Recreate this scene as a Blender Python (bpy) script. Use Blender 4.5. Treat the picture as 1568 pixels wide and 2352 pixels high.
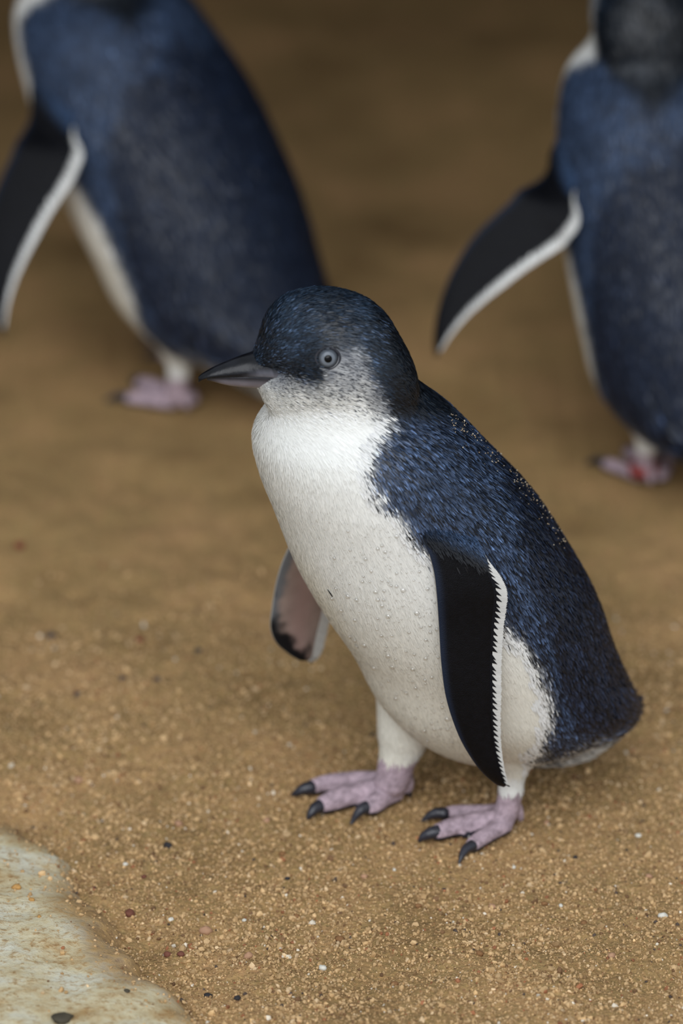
import bpy, math, random
import numpy as np
from mathutils import Vector
from mathutils.bvhtree import BVHTree

for o in list(bpy.data.objects):
    bpy.data.objects.remove(o, do_unlink=True)
scene = bpy.context.scene
COL = scene.collection
rng = np.random.default_rng(7)
random.seed(7)

# ------------------------------------------------------------------ camera, world, exposure
PITCH = math.radians(25.0)
DIST = 3.6
FPX = 3733.0 * DIST
D = np.array([0, math.cos(PITCH), -math.sin(PITCH)])
UP = np.array([0, math.sin(PITCH), math.cos(PITCH)])
RIGHT = np.array([1.0, 0, 0])
T = RIGHT * (784 - 1055) / 3733 + UP * (1870 - 1176) / 3733
CAM = T - D * DIST
cd = bpy.data.cameras.new('camera')
cd.sensor_fit = 'VERTICAL'
cd.sensor_height = 36.0
cd.sensor_width = 24.0
cd.lens = FPX / 2352 * 36.0
cd.clip_end = 60
cd.dof.use_dof = True
cd.dof.focus_distance = 3.44
cd.dof.aperture_fstop = 3.7
cam = bpy.data.objects.new('camera', cd)
cam.location = CAM
cam.rotation_euler = (math.pi / 2 - PITCH, 0, 0)
COL.objects.link(cam)
scene.camera = cam

w = bpy.data.worlds.new('overcast_sky')
w.use_nodes = True
w.node_tree.nodes['Background'].inputs['Color'].default_value = (0.84, 0.92, 1.0, 1)
w.node_tree.nodes['Background'].inputs['Strength'].default_value = 0.55
scene.world = w

sd_ = bpy.data.lights.new('hazy_sun', 'SUN')
sd_.energy = 2.0
sd_.angle = math.radians(50)
sd_.color = (0.95, 0.97, 1.0)
so = bpy.data.objects.new('hazy_sun', sd_)
so.location = (-0.6, -2, 4)
so.rotation_euler = (math.radians(49), math.radians(-6), 0)
COL.objects.link(so)

vs = scene.view_settings
vs.view_transform = 'Standard'
vs.look = 'None'
vs.gamma = 1
vs.use_curve_mapping = False
vs.exposure = 0.27


# ------------------------------------------------------------------ helpers
def ray(px, py):
    v = D + RIGHT * (px - 784) / FPX + UP * (1176 - py) / FPX
    return v / np.linalg.norm(v)


def hit(px, py, n, d):
    r = ray(px, py)
    return CAM + r * ((d - CAM @ n) / (r @ n))


def ground_pt(px, py, z=0.0):
    return hit(px, py, np.array([0, 0, 1.0]), z)


def project(P):
    Q = P - CAM
    dep = Q @ D
    return np.stack([784 + FPX * (Q @ RIGHT) / dep, 1176 - FPX * (Q @ UP) / dep], -1)


def lin(r, g, b):
    c = np.array([r, g, b]) / 255.0
    return np.where(c <= 0.04045, c / 12.92, ((c + 0.055) / 1.055) ** 2.4)


def sstep(a, b, x):
    t = np.clip((x - a) / (b - a), 0, 1)
    return t * t * (3 - 2 * t)


def _hash(i, j, k):
    h = (i * 374761393 + j * 668265263 + k * 2147483647 % 1000003) & 0xFFFFFFFF
    h = (h ^ (h >> 13)) * 1274126177 & 0xFFFFFFFF
    h = (h ^ (h >> 16)) & 0xFFFF
    return h / 65535.0


def vnoise(P, f):
    P = np.asarray(P) * f + 1000.0
    I = np.floor(P).astype(np.int64)
    F = P - I
    F = F * F * (3 - 2 * F)
    out = 0
    for a in (0, 1):
        for b in (0, 1):
            for c in (0, 1):
                wgt = (F[..., 0] if a else 1 - F[..., 0]) * (F[..., 1] if b else 1 - F[..., 1]) * (F[..., 2] if c else 1 - F[..., 2])
                out = out + wgt * _hash(I[..., 0] + a, I[..., 1] + b, I[..., 2] + c)
    return out * 2 - 1


def fbm(P, f, n=3):
    s, a = 0, 1.0
    for i in range(n):
        s = s + a * vnoise(np.asarray(P) + i * 7.31, f * 2 ** i)
        a *= 0.5
    return s


def sd_poly(P, poly):
    """signed distance, negative inside"""
    poly = np.array(poly, float)
    d2 = np.full(len(P), 1e18)
    s = np.zeros(len(P), bool)
    for i in range(len(poly)):
        a, b = poly[i - 1], poly[i]
        e = b - a
        q = P - a
        t = np.clip((q @ e) / (e @ e), 0, 1)
        d2 = np.minimum(d2, ((q - t[:, None] * e) ** 2).sum(1))
        c = ((a[1] > P[:, 1]) != (b[1] > P[:, 1]))
        with np.errstate(divide='ignore', invalid='ignore'):
            xi = (b[0] - a[0]) * (P[:, 1] - a[1]) / (b[1] - a[1] + 1e-12) + a[0]
        s ^= c & (P[:, 0] < xi)
    d = np.sqrt(d2)
    return np.where(s, -d, d)


def catmull(K, sub):
    K = np.array(K, float)
    Q = np.vstack([2 * K[0] - K[1], K, 2 * K[-1] - K[-2]])
    out = []
    for i in range(1, len(Q) - 2):
        p0, p1, p2, p3 = Q[i - 1:i + 3]
        for t in np.linspace(0, 1, sub, endpoint=False):
            out.append(0.5 * (2 * p1 + (p2 - p0) * t + (2 * p0 - 5 * p1 + 4 * p2 - p3) * t * t + (3 * p1 - p0 - 3 * p2 + p3) * t ** 3))
    out.append(K[-1])
    return np.array(out)


def mesh_np(name, V, faces, cols=None, smooth=True):
    """faces: list of integer arrays (M,k)"""
    me = bpy.data.meshes.new(name)
    V = np.asarray(V, np.float32)
    me.vertices.add(len(V))
    me.vertices.foreach_set('co', V.ravel())
    loops = np.concatenate([np.asarray(f).ravel() for f in faces]).astype(np.int32)
    tot = np.concatenate([np.full(len(f), np.asarray(f).shape[1]) for f in faces]).astype(np.int32)
    start = np.concatenate([[0], np.cumsum(tot)[:-1]]).astype(np.int32)
    me.loops.add(len(loops))
    me.loops.foreach_set('vertex_index', loops)
    me.polygons.add(len(tot))
    me.polygons.foreach_set('loop_start', start)
    me.polygons.foreach_set('loop_total', tot)
    me.update(calc_edges=True)
    me.polygons.foreach_set('use_smooth', np.full(len(tot), smooth))
    if cols is not None:
        at = me.color_attributes.new('Col', 'FLOAT_COLOR', 'POINT')
        c = np.ones((len(V), 4), np.float32)
        c[:, :3] = cols
        at.data.foreach_set('color', c.ravel())
    me.validate()
    return me


def link(name, me, mat, parent=None, **props):
    o = bpy.data.objects.new(name, me)
    COL.objects.link(o)
    if mat:
        me.materials.clear()
        me.materials.append(mat)
    if parent:
        o.parent = parent
    for k, v in props.items():
        o[k] = v
    return o


def empty(name, loc, rz=0.0, **props):
    o = bpy.data.objects.new(name, None)
    o.location = loc
    o.rotation_euler = (0, 0, rz)
    o.empty_display_size = 0.05
    COL.objects.link(o)
    for k, v in props.items():
        o[k] = v
    return o


def ring_faces(n, m, close_caps=True):
    """n rings of m verts"""
    i = np.arange(n - 1)[:, None] * m
    j = np.arange(m)[None, :]
    j2 = (j + 1) % m
    q = np.stack([i + j, i + j2, i + m + j2, i + m + j], -1).reshape(-1, 4)
    fs = [q]
    if close_caps:
        fs.append(np.arange(m)[::-1][None, :])
        fs.append((np.arange(m) + (n - 1) * m)[None, :])
    return fs


def loft(C, U, V, a, b, m=40, flip=False):
    """elliptic rings: centres C, axes U,V, radii a,b (b may be tuple up/down)"""
    th = np.linspace(0, 2 * np.pi, m, endpoint=False)
    c, s = np.cos(th), np.sin(th)
    P = C[:, None, :] + U[:, None, :] * (a[:, None] * c)[..., None] + V[:, None, :] * (b[:, None] * s)[..., None]
    return P.reshape(-1, 3), ring_faces(len(C), m)


def tube(pts, rad, m=16, sub=5):
    K = catmull(np.column_stack([pts, rad]), sub)
    C, r = K[:, :3], K[:, 3]
    t = np.gradient(C, axis=0)
    t /= np.linalg.norm(t, axis=1)[:, None]
    ref = np.array([0.31, 0.2, 0.93]) if abs(t[0][2]) < 0.9 else np.array([1.0, 0.1, 0])
    U = np.cross(t, ref)
    U /= np.linalg.norm(U, axis=1)[:, None]
    W = np.cross(t, U)
    # rounded ends
    t0, t1 = C[0] - t[0] * r[0] * 0.6, C[-1] + t[-1] * r[-1] * 0.6
    C = np.vstack([t0, C, t1])
    r = np.concatenate([[r[0] * 0.5], r, [r[-1] * 0.5]])
    U = np.vstack([U[0], U, U[-1]])
    W = np.vstack([W[0], W, W[-1]])
    return loft(C, U, W, r, r, m)


def join_parts(parts):
    V, F, off = [], {}, 0
    for v, fs in parts:
        V.append(v)
        for f in fs:
            F.setdefault(f.shape[1], []).append(f + off)
        off += len(v)
    return np.vstack(V), [np.vstack(x) for x in F.values()]


# ------------------------------------------------------------------ materials
def new_mat(name):
    m = bpy.data.materials.new(name)
    m.use_nodes = True
    nt = m.node_tree
    return m, nt, nt.nodes['Principled BSDF']


def N(nt, t, **kw):
    n = nt.nodes.new(t)
    for k, v in kw.items():
        if k in n.inputs:
            n.inputs[k].default_value = v
        else:
            setattr(n, k, v)
    return n


def vcol_mat(name, rough, spec=0.5, bump=0, bscale=900, coat=0.0):
    m, nt, b = new_mat(name)
    a = N(nt, 'ShaderNodeAttribute', attribute_name='Col')
    nt.links.new(a.outputs['Color'], b.inputs['Base Color'])
    b.inputs['Roughness'].default_value = rough
    b.inputs['Specular IOR Level'].default_value = spec
    b.inputs['Coat Weight'].default_value = coat
    b.inputs['Coat Roughness'].default_value = 0.08
    if bump:
        tc = N(nt, 'ShaderNodeTexCoord')
        nz = N(nt, 'ShaderNodeTexNoise', Scale=bscale, Detail=4.0)
        nt.links.new(tc.outputs['Object'], nz.inputs['Vector'])
        bp = N(nt, 'ShaderNodeBump', Strength=bump, Distance=0.001)
        nt.links.new(nz.outputs['Fac'], bp.inputs['Height'])
        nt.links.new(bp.outputs['Normal'], b.inputs['Normal'])
    return m


M_BODY = vcol_mat('penguin_skin', 0.6, 0.2, 0.9, 420)
M_BLUE = vcol_mat('blue_feather', 0.42, 0.42)
M_WHITE = vcol_mat('white_feather', 0.5, 0.4)
M_FLIP = vcol_mat('flipper_scale_feathers', 0.5, 0.15, 0.5, 1600)
M_BILL = vcol_mat('bill_horn', 0.27, 0.28, 0.2, 240, 0.0)
M_CLAW = vcol_mat('claw_horn', 0.35, 0.5, 0.3, 600)
M_EYE = vcol_mat('eye', 0.08, 0.2)
M_GRAIN = vcol_mat('sand_grain', 0.75, 0.3)
m, nt, b = new_mat('water')
nt.nodes.remove(b)
tr_n = N(nt, 'ShaderNodeBsdfTransparent')
gl_n = N(nt, 'ShaderNodeBsdfGlossy', Roughness=0.02)
lw_n = N(nt, 'ShaderNodeLayerWeight', Blend=0.3)
ge_n = N(nt, 'ShaderNodeNewGeometry')
pw_n = N(nt, 'ShaderNodeMath', operation='MULTIPLY_ADD')
pw_n.inputs[1].default_value = 0.55
pw_n.inputs[2].default_value = 0.16
nt.links.new(lw_n.outputs['Facing'], pw_n.inputs[0])
iv_n = N(nt, 'ShaderNodeMath', operation='SUBTRACT')
iv_n.inputs[0].default_value = 1.0
nt.links.new(ge_n.outputs['Backfacing'], iv_n.inputs[1])
fr_n = N(nt, 'ShaderNodeMath', operation='MULTIPLY')
nt.links.new(pw_n.outputs[0], fr_n.inputs[0])
nt.links.new(iv_n.outputs[0], fr_n.inputs[1])
mx_n = N(nt, 'ShaderNodeMixShader')
nt.links.new(fr_n.outputs[0], mx_n.inputs[0])
nt.links.new(tr_n.outputs[0], mx_n.inputs[1])
nt.links.new(gl_n.outputs[0], mx_n.inputs[2])
nt.links.new(mx_n.outputs[0], nt.nodes['Material Output'].inputs['Surface'])
M_WATER = m


def ramp(nt, stops):
    r = N(nt, 'ShaderNodeValToRGB')
    el = r.color_ramp.elements
    while len(el) < len(stops):
        el.new(0.5)
    for e, (p, c) in zip(el, stops):
        e.position = p
        e.color = (*lin(*c), 1)
    return r


# sand
m, nt, b = new_mat('damp_sand')
tc = N(nt, 'ShaderNodeTexCoord')
n1 = N(nt, 'ShaderNodeTexNoise', Scale=9.0, Detail=5.0, Roughness=0.6)
n2 = N(nt, 'ShaderNodeTexNoise', Scale=420.0, Detail=4.0, Roughness=0.7)
n3 = N(nt, 'ShaderNodeTexVoronoi', Scale=330.0)
for n in (n1, n2, n3):
    nt.links.new(tc.outputs['Object'], n.inputs['Vector'])
r1 = ramp(nt, [(0.3, (163, 132, 87)), (0.5, (189, 157, 107)), (0.72, (203, 173, 123))])
r2 = ramp(nt, [(0.28, (70, 58, 46)), (0.5, (128, 122, 116)), (0.75, (190, 180, 168))])
nt.links.new(n1.outputs['Fac'], r1.inputs['Fac'])
nt.links.new(n2.outputs['Fac'], r2.inputs['Fac'])
mx = N(nt, 'ShaderNodeMix', data_type='RGBA', blend_type='OVERLAY')
mx.inputs[0].default_value = 0.55
nt.links.new(r1.outputs['Color'], mx.inputs[6])
nt.links.new(r2.outputs['Color'], mx.inputs[7])
vc = N(nt, 'ShaderNodeMix', data_type='RGBA')
vc.inputs[0].default_value = 0.04
nt.links.new(mx.outputs[2], vc.inputs[6])
sepc = N(nt, 'ShaderNodeMix', data_type='RGBA', blend_type='MULTIPLY')
sepc.inputs[0].default_value = 1.0
nt.links.new(r1.outputs['Color'], sepc.inputs[6])
nt.links.new(n3.outputs['Color'], sepc.inputs[7])
nt.links.new(sepc.outputs[2], vc.inputs[7])
nt.links.new(vc.outputs[2], b.inputs['Base Color'])
b.inputs['Roughness'].default_value = 0.85
b.inputs['Specular IOR Level'].default_value = 0.25
bp = N(nt, 'ShaderNodeBump', Strength=0.9, Distance=0.002)
nt.links.new(n2.outputs['Fac'], bp.inputs['Height'])
bp2 = N(nt, 'ShaderNodeBump', Strength=0.5, Distance=0.002)
nt.links.new(n3.outputs['Distance'], bp2.inputs['Height'])
nt.links.new(bp.outputs['Normal'], bp2.inputs['Normal'])
nt.links.new(bp2.outputs['Normal'], b.inputs['Normal'])
M_SAND = m

# pale limestone with sandy stains
m, nt, b = new_mat('pale_limestone')
tc = N(nt, 'ShaderNodeTexCoord')
mp = N(nt, 'ShaderNodeMapping')
mp.inputs['Scale'].default_value = (1, 1.15, 1)
nt.links.new(tc.outputs['Object'], mp.inputs['Vector'])
n1 = N(nt, 'ShaderNodeTexNoise', Scale=22.0, Detail=6.0, Roughness=0.68)
n2 = N(nt, 'ShaderNodeTexNoise', Scale=190.0, Detail=5.0, Roughness=0.75)
n3 = N(nt, 'ShaderNodeTexNoise', Scale=60.0, Detail=3.0)
for n in (n1, n2, n3):
    nt.links.new(mp.outputs['Vector'], n.inputs['Vector'])
r1 = ramp(nt, [(0.38, (208, 204, 184)), (0.52, (203, 190, 155)), (0.66, (178, 148, 101))])
r2 = ramp(nt, [(0.50, (255, 255, 255)), (0.62, (206, 172, 128)), (0.74, (128, 92, 62))])
nt.links.new(n1.outputs['Fac'], r1.inputs['Fac'])
nt.links.new(n2.outputs['Fac'], r2.inputs['Fac'])
mx = N(nt, 'ShaderNodeMix', data_type='RGBA', blend_type='MULTIPLY')
mx.inputs[0].default_value = 0.75
nt.links.new(r1.outputs['Color'], mx.inputs[6])
nt.links.new(r2.outputs['Color'], mx.inputs[7])
at = N(nt, 'ShaderNodeAttribute', attribute_name='Col')
mx2 = N(nt, 'ShaderNodeMix', data_type='RGBA')
nt.links.new(at.outputs['Color'], mx2.inputs[0])
nt.links.new(mx.outputs[2], mx2.inputs[6])
sc = ramp(nt, [(0.35, (120, 84, 46)), (0.65, (186, 150, 96))])
nt.links.new(n2.outputs['Fac'], sc.inputs['Fac'])
nt.links.new(sc.outputs['Color'], mx2.inputs[7])
nt.links.new(mx2.outputs[2], b.inputs['Base Color'])
b.inputs['Roughness'].default_value = 0.7
bp = N(nt, 'ShaderNodeBump', Strength=0.6, Distance=0.003)
nt.links.new(n2.outputs['Fac'], bp.inputs['Height'])
nt.links.new(bp.outputs['Normal'], b.inputs['Normal'])
M_ROCK = m

m, nt, b = new_mat('dark_shade_panel')  # dark board for the added, unseen panels that shade the far sand
tc = N(nt, 'ShaderNodeTexCoord')
n1 = N(nt, 'ShaderNodeTexNoise', Scale=6.0, Detail=5.0)
nt.links.new(tc.outputs['Object'], n1.inputs['Vector'])
r1 = ramp(nt, [(0.3, (38, 30, 22)), (0.7, (62, 48, 34))])
nt.links.new(n1.outputs['Fac'], r1.inputs['Fac'])
nt.links.new(r1.outputs['Color'], b.inputs['Base Color'])
b.inputs['Roughness'].default_value = 0.85
M_DARK = m

# ------------------------------------------------------------------ ground
ROCK_PX = [(-400, 1700), (-120, 1810), (0, 1878), (60, 1908), (110, 1940), (150, 1975), (146, 2008), (195, 2045), (235, 2085),
           (268, 2135), (292, 2172), (340, 2235), (400, 2275), (440, 2320), (470, 2380), (520, 2500), (560, 2700)]
ROCK_EDGE = np.array([ground_pt(*p)[:2] for p in ROCK_PX])
ROCK_POLY = np.vstack([ROCK_EDGE, [[-0.2, -0.575], [-0.38, -0.585], [-0.53, -0.48], [-0.58, -0.25], [-0.53, 0.0]]])
FLAT = [(0.0, 0.0, 0.13)]
LP = ground_pt(440, 898)
RP = ground_pt(1548, 1076)
FLAT += [(LP[0], LP[1], 0.10), (RP[0], RP[1], 0.10)]


def gh(x, y):
    x = np.asarray(x, float)
    y = np.asarray(y, float)
    P = np.stack([x, y, np.zeros_like(x)], -1)
    h = 0.007 * vnoise(P, 7.0) + 0.004 * vnoise(P + 3, 19.0) + 0.0022 * vnoise(P + 5, 60.0)
    wgt = np.ones_like(x)
    for fx, fy, r in FLAT:
        wgt = wgt * sstep(r * 0.55, r * 1.5, np.hypot(x - fx, y - fy))
    h = h * wgt - 0.0008 * (1 - wgt)
    h = h + 0.0009 * vnoise(P + 9, 170.0) + 0.0007 * vnoise(P + 11, 330.0)
    sd = sd_poly(np.stack([x.ravel(), y.ravel()], -1), ROCK_POLY).reshape(x.shape)
    h = h - 0.006 * np.exp(-(np.maximum(sd, 0) / 0.03) ** 2)
    return h


def axis_coords(lo, hi, step, far_lo, far_hi, grow=1.12):
    c = list(np.arange(lo, hi, step))
    s, x = step, c[-1]
    while x < far_hi:
        s *= grow
        x += s
        c.append(x)
    s, x = step, c[0]
    while x > far_lo:
        s *= grow
        x -= s
        c.insert(0, x)
    return np.array(c)


gx = axis_coords(-0.34, 0.26, 0.0022, -6, 6)
gy = axis_coords(-0.36, 0.28, 0.0026, -6, 6, 1.06)
X, Y = np.meshgrid(gx, gy, indexing='ij')
Z = gh(X, Y)
nx, ny = X.shape
idx = np.arange(nx * ny).reshape(nx, ny)
q = np.stack([idx[:-1, :-1], idx[1:, :-1], idx[1:, 1:], idx[:-1, 1:]], -1).reshape(-1, 4)
floor = link('floor', mesh_np('floor', np.stack([X, Y, Z], -1).reshape(-1, 3), [q]), M_SAND, None, kind='structure',
             label='damp brown sand floor of the enclosure')


def slab(name, x0, x1, y0, y1, z0, z1, mat, **props):
    V = np.array([(x, y, z) for x in (x0, x1) for y in (y0, y1) for z in (z0, z1)], float)
    F = np.array([[0, 1, 3, 2], [4, 6, 7, 5], [0, 4, 5, 1], [2, 3, 7, 6], [0, 2, 6, 4], [1, 5, 7, 3]])
    return link(name, mesh_np(name, V, [F], smooth=False), mat, None, **props)


slab('shade_panel_back', -2.2, 2.2, 2.3, 2.4, -0.05, 0.78, M_DARK, kind='structure', label='unseen dark back panel added to shade the far sand')  # walls and roof added out of view only to darken the background sand
slab('shade_panel_left', -2.2, -2.1, 0.75, 2.3, -0.05, 0.78, M_DARK, kind='structure', label='unseen dark side panel added to shade the far sand')
slab('shade_panel_right', 2.1, 2.2, 0.75, 2.3, -0.05, 0.78, M_DARK, kind='structure', label='unseen dark side panel opposite, added to shade the far sand')
slab('shade_panel_top', -2.25, 2.25, 0.34, 2.45, 0.78, 0.83, M_DARK, kind='structure', label='unseen dark overhead panel added to shade the far sand')

# rock
rx = np.arange(-0.62, -0.055, 0.0026)
ry = np.arange(-0.62, 0.18, 0.0032)
X, Y = np.meshgrid(rx, ry, indexing='ij')
PP = np.stack([X.ravel(), Y.ravel(), 0 * X.ravel()], -1)
sd = sd_poly(PP[:, :2], ROCK_POLY) + 0.005 * fbm(PP, 45, 4)
ins = np.maximum(-sd, 0)
H = 0.013 * (1 - np.exp(-ins / 0.011)) + 0.009 * (1 - np.exp(-ins / 0.07)) + 0.0020 * fbm(PP, 30, 4) + 0.0004 * vnoise(PP, 260)
Zr = np.where(sd < 0, H - 0.006, -0.006 - np.minimum(sd, 0.01) * 1.5).reshape(X.shape)
Zr[0, :] = Zr[-1, :] = -0.03
Zr[:, 0] = Zr[:, -1] = -0.03
nx, ny = X.shape
idx = np.arange(nx * ny).reshape(nx, ny)
keep = ((sd < 0.006).reshape(X.shape))
q = np.stack([idx[:-1, :-1], idx[1:, :-1], idx[1:, 1:], idx[:-1, 1:]], -1)
kq = (keep[:-1, :-1] | keep[1:, :-1] | keep[1:, 1:] | keep[:-1, 1:])
q = q[kq]
V = np.stack([X, Y, Zr], -1).reshape(-1, 3)
used = np.unique(q)
rm = np.full(len(V), -1)
rm[used] = np.arange(len(used))
stain = np.clip(sstep(-0.035, 0.0, sd + 0.02 * fbm(PP + 4, 28, 3)) * 0.9, 0, 1)[used]
rock = link('rock', mesh_np('rock', V[used], [rm[q]], np.repeat(stain[:, None], 3, 1)), M_ROCK, None,
            label='pale cream limestone edge with brown sandy stains half buried in the sand', category='rock')

# ------------------------------------------------------------------ the penguin model (built once, in the standing-forward pose)
A = math.radians(30)
Fd = np.array([-math.cos(A), -math.sin(A), 0])          # facing
Ld = np.array([math.sin(A), -math.cos(A), 0])           # to the bird's left
Zd = np.array([0, 0, 1.0])
PXM = 1 / 3733.0


def sag(px, py, d=0.0):
    return hit(px, py, Ld, d)


# torso: left silhouette, right silhouette in the photograph -> centre and radius, lateral factor
SEC = [((660, 880), (915, 812), 1.0), ((632, 962), (968, 868), 0.96), ((596, 1040), (1034, 912), 1), ((602, 1120), (1124, 998), 1),
       ((640, 1222), (1214, 1090), 1), ((690, 1345), (1288, 1200), 1), ((750, 1450), (1350, 1310), 1), ((815, 1545), (1394, 1430), 1),
       ((880, 1652), (1425, 1510), 0.96), ((975, 1722), (1444, 1570), 0.84), ((1095, 1748), (1450, 1598), 0.66),
       ((1205, 1756), (1450, 1622), 0.5), ((1285, 1756), (1440, 1636), 0.46), ((1335, 1748), (1424, 1648), 0.42)]
tc_, tr_, tl_, tw_ = [], [], [], []
for a_, b_, k in SEC:
    front, back = sag(*a_), sag(*b_)
    tc_.append((front + back) / 2)
    h_ = math.hypot(a_[0] - b_[0], a_[1] - b_[1]) / 2
    lp_ = k * abs(0.5 * (b_[0] - a_[0]) + 0.366 * (b_[1] - a_[1])) / 2
    tw_.append((back - front) / 2 * math.sqrt(max(0.5, 1 - (lp_ / h_) ** 2)))
    tr_.append(math.hypot(a_[0] - b_[0], a_[1] - b_[1]) / 2 * PXM)
    tl_.append(k)
K = catmull(np.column_stack([tc_, tr_, tl_, tw_]), 8)
AXC, AXR = K[:, :3], K[:, 3]
AXT = np.gradient(AXC, axis=0)
AXT /= np.linalg.norm(AXT, axis=1)[:, None]
U = np.repeat(Ld[None], len(AXC), 0)
W = K[:, 5:8]
torso = loft(AXC, U, W, AXR * K[:, 4], np.ones(len(AXC)), 56)

# head: nearly in profile
HA = math.radians(9)
HF = np.array([-math.cos(HA), -math.sin(HA), 0])
HL = np.array([math.sin(HA), -math.cos(HA), 0])
HC = sag(770, 830)
HD = HC @ HL


def hsag(px, py, d=0.0):
    return hit(px, py, HL, HD + d)


HEAD = [(952, 835, 875, 40), (938, 806, 930, 85), (915, 766, 965, 112), (885, 722, 985, 132), (850, 694, 990, 143), (810, 677, 988, 148), (760, 668, 978, 148),
        (715, 670, 962, 140), (675, 680, 966, 118), (645, 696, 958, 94), (620, 720, 942, 74), (604, 752, 920, 57),
        (592, 786, 894, 44), (582, 808, 884, 32), (576, 822, 876, 22)]
hc, ha, hb = [], [], []
for x, yt, yb, wd in HEAD:
    hc.append(hsag(x, (yt + yb) / 2))
    hh = (yb - yt) / 2
    a2 = max((hh * hh - 0.179 * wd * wd) / 0.821, (0.5 * hh) ** 2)
    ha.append(wd * PXM)
    hb.append(math.sqrt(a2) * PXM)
K = catmull(np.column_stack([hc, ha, hb]), 5)
n = len(K)
head = loft(K[:, :3], np.repeat(HL[None], n, 0), np.repeat(Zd[None], n, 0), K[:, 3], K[:, 4], 48)
HMAX = HC

# legs and feet (pixel, radius in px) on the plane of that leg, then toes on the ground
LEGD = 0.0325
near_leg = [(1140, 1640, 95), (1160, 1700, 72), (1172, 1745, 50), (1174, 1785, 34), (1172, 1820, 29), (1164, 1855, 28), (1155, 1882, 28)]
far_leg = [(985, 1540, 125), (952, 1620, 96), (930, 1675, 68), (922, 1712, 55), (912, 1745, 45), (904, 1778, 41), (893, 1808, 36)]
leg_parts, leg_chain = [], []
for ch, d in ((near_leg, LEGD), (far_leg, -LEGD)):
    P = np.array([sag(x, y, d) for x, y, r in ch])
    r = np.array([c[2] for c in ch]) * PXM
    leg_parts.append(tube(P, r, 24, 5))
    leg_chain.append((P, r))


def toe_pts(ch):
    return np.array([ground_pt(x, y, r * PXM * 0.9) for x, y, r in ch]), np.array([r * PXM for x, y, r in ch])


toes_near = [[(1152, 1868, 24), (1100, 1866, 19), (1050, 1866, 18), (1018, 1870, 16)],
             [(1152, 1882, 27), (1090, 1888, 24), (1035, 1902, 23), (1000, 1914, 20)],
             [(1158, 1892, 25), (1128, 1912, 21), (1100, 1930, 20), (1082, 1944, 18)]]
toes_far = [[(892, 1796, 26), (815, 1792, 22), (750, 1800, 22), (712, 1810, 19)],
            [(892, 1810, 30), (825, 1822, 27), (770, 1838, 26), (738, 1850, 22)],
            [(905, 1816, 30), (880, 1832, 25), (862, 1846, 24), (848, 1856, 21)]]
hind_far = [(932, 1775, 17), (936, 1800, 16), (936, 1815, 12)]
hind_near = [(1186, 1850, 14), (1192, 1868, 12), (1196, 1882, 9)]
toe_parts, toe_chain = [], []
for ts in (toes_near, toes_far):
    for ch in ts:
        P, r = toe_pts(ch)
        toe_parts.append(tube(P, r, 16, 5))
        toe_chain.append((P, r))
for ch, d in ((hind_far, -LEGD), (hind_near, LEGD)):
    P = np.array([sag(x, y, d) for x, y, r in ch])
    P[:, 2] = np.maximum(P[:, 2], 0.004)
    r = np.array([c[2] for c in ch]) * PXM
    toe_parts.append(tube(P, r, 12, 4))
    toe_chain.append((P, r))
# webs between neighbouring toes
web_parts = []
for base in (0, 3):
    for k in (0, 1):
        Pa, Pb = toe_chain[base + k][0], toe_chain[base + k + 1][0]
        rows = 7
        aa = catmull(Pa, 3)[1:8]
        bb = catmull(Pb, 3)[1:8]
        top, bot = [], []
        for i in range(min(len(aa), len(bb))):
            for s in np.linspace(0, 1, 5):
                p = aa[i] * (1 - s) + bb[i] * s
                # scalloped free edge
                pull = 0.0 if i < 4 else (0.25 * (i - 3) / 3) * (4 * s * (1 - s))
                p = p * (1 - pull) + (aa[0] + bb[0]) / 2 * pull
                top.append([p[0], p[1], 0.0042])
                bot.append([p[0], p[1], 0.0004])
        nr = len(top) // 5
        V = np.array(top + bot)
        ii = np.arange(nr * 5).reshape(nr, 5)
        q = np.stack([ii[:-1, :-1], ii[1:, :-1], ii[1:, 1:], ii[:-1, 1:]], -1).reshape(-1, 4)
        o = nr * 5
        fs = [q, q[:, ::-1] + o]
        bl = list(ii[0, :]) + list(ii[1:, -1]) + list(ii[-1, -2::-1]) + list(ii[-2:0:-1, 0])
        bl = np.array(bl)
        b2 = np.roll(bl, -1)
        fs.append(np.stack([bl, b2, b2 + o, bl + o], -1))
        web_parts.append((V, fs))

V, F = join_parts([torso, head] + leg_parts + toe_parts + web_parts)
tmp = link('tmp', mesh_np('tmp', V, F), None)
mod = tmp.modifiers.new('r', 'REMESH')
mod.mode = 'VOXEL'
mod.voxel_size = 0.0012
dg = bpy.context.evaluated_depsgraph_get()
me = bpy.data.meshes.new_from_object(tmp.evaluated_get(dg))
bpy.data.objects.remove(tmp, do_unlink=True)
nv = len(me.vertices)
BV = np.empty(nv * 3, np.float32)
me.vertices.foreach_get('co', BV)
BV = BV.reshape(-1, 3).astype(float)
nl = len(me.loops)
li = np.empty(nl, np.int32)
me.loops.foreach_get('vertex_index', li)
lt = np.empty(len(me.polygons), np.int32)
me.polygons.foreach_get('loop_total', lt)
ls = np.concatenate([[0], np.cumsum(lt)[:-1]])
BQ = np.stack([li[ls[lt == 4] + k] for k in range(4)], -1)
BT = np.stack([li[ls[lt == 3] + k] for k in range(3)], -1) if (lt == 3).any() else np.zeros((0, 3), int)
ed = np.empty(len(me.edges) * 2, np.int32)
me.edges.foreach_get('vertices', ed)
ed = ed.reshape(-1, 2)
bpy.data.meshes.remove(me)
deg = np.bincount(ed.ravel(), minlength=nv)


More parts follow.
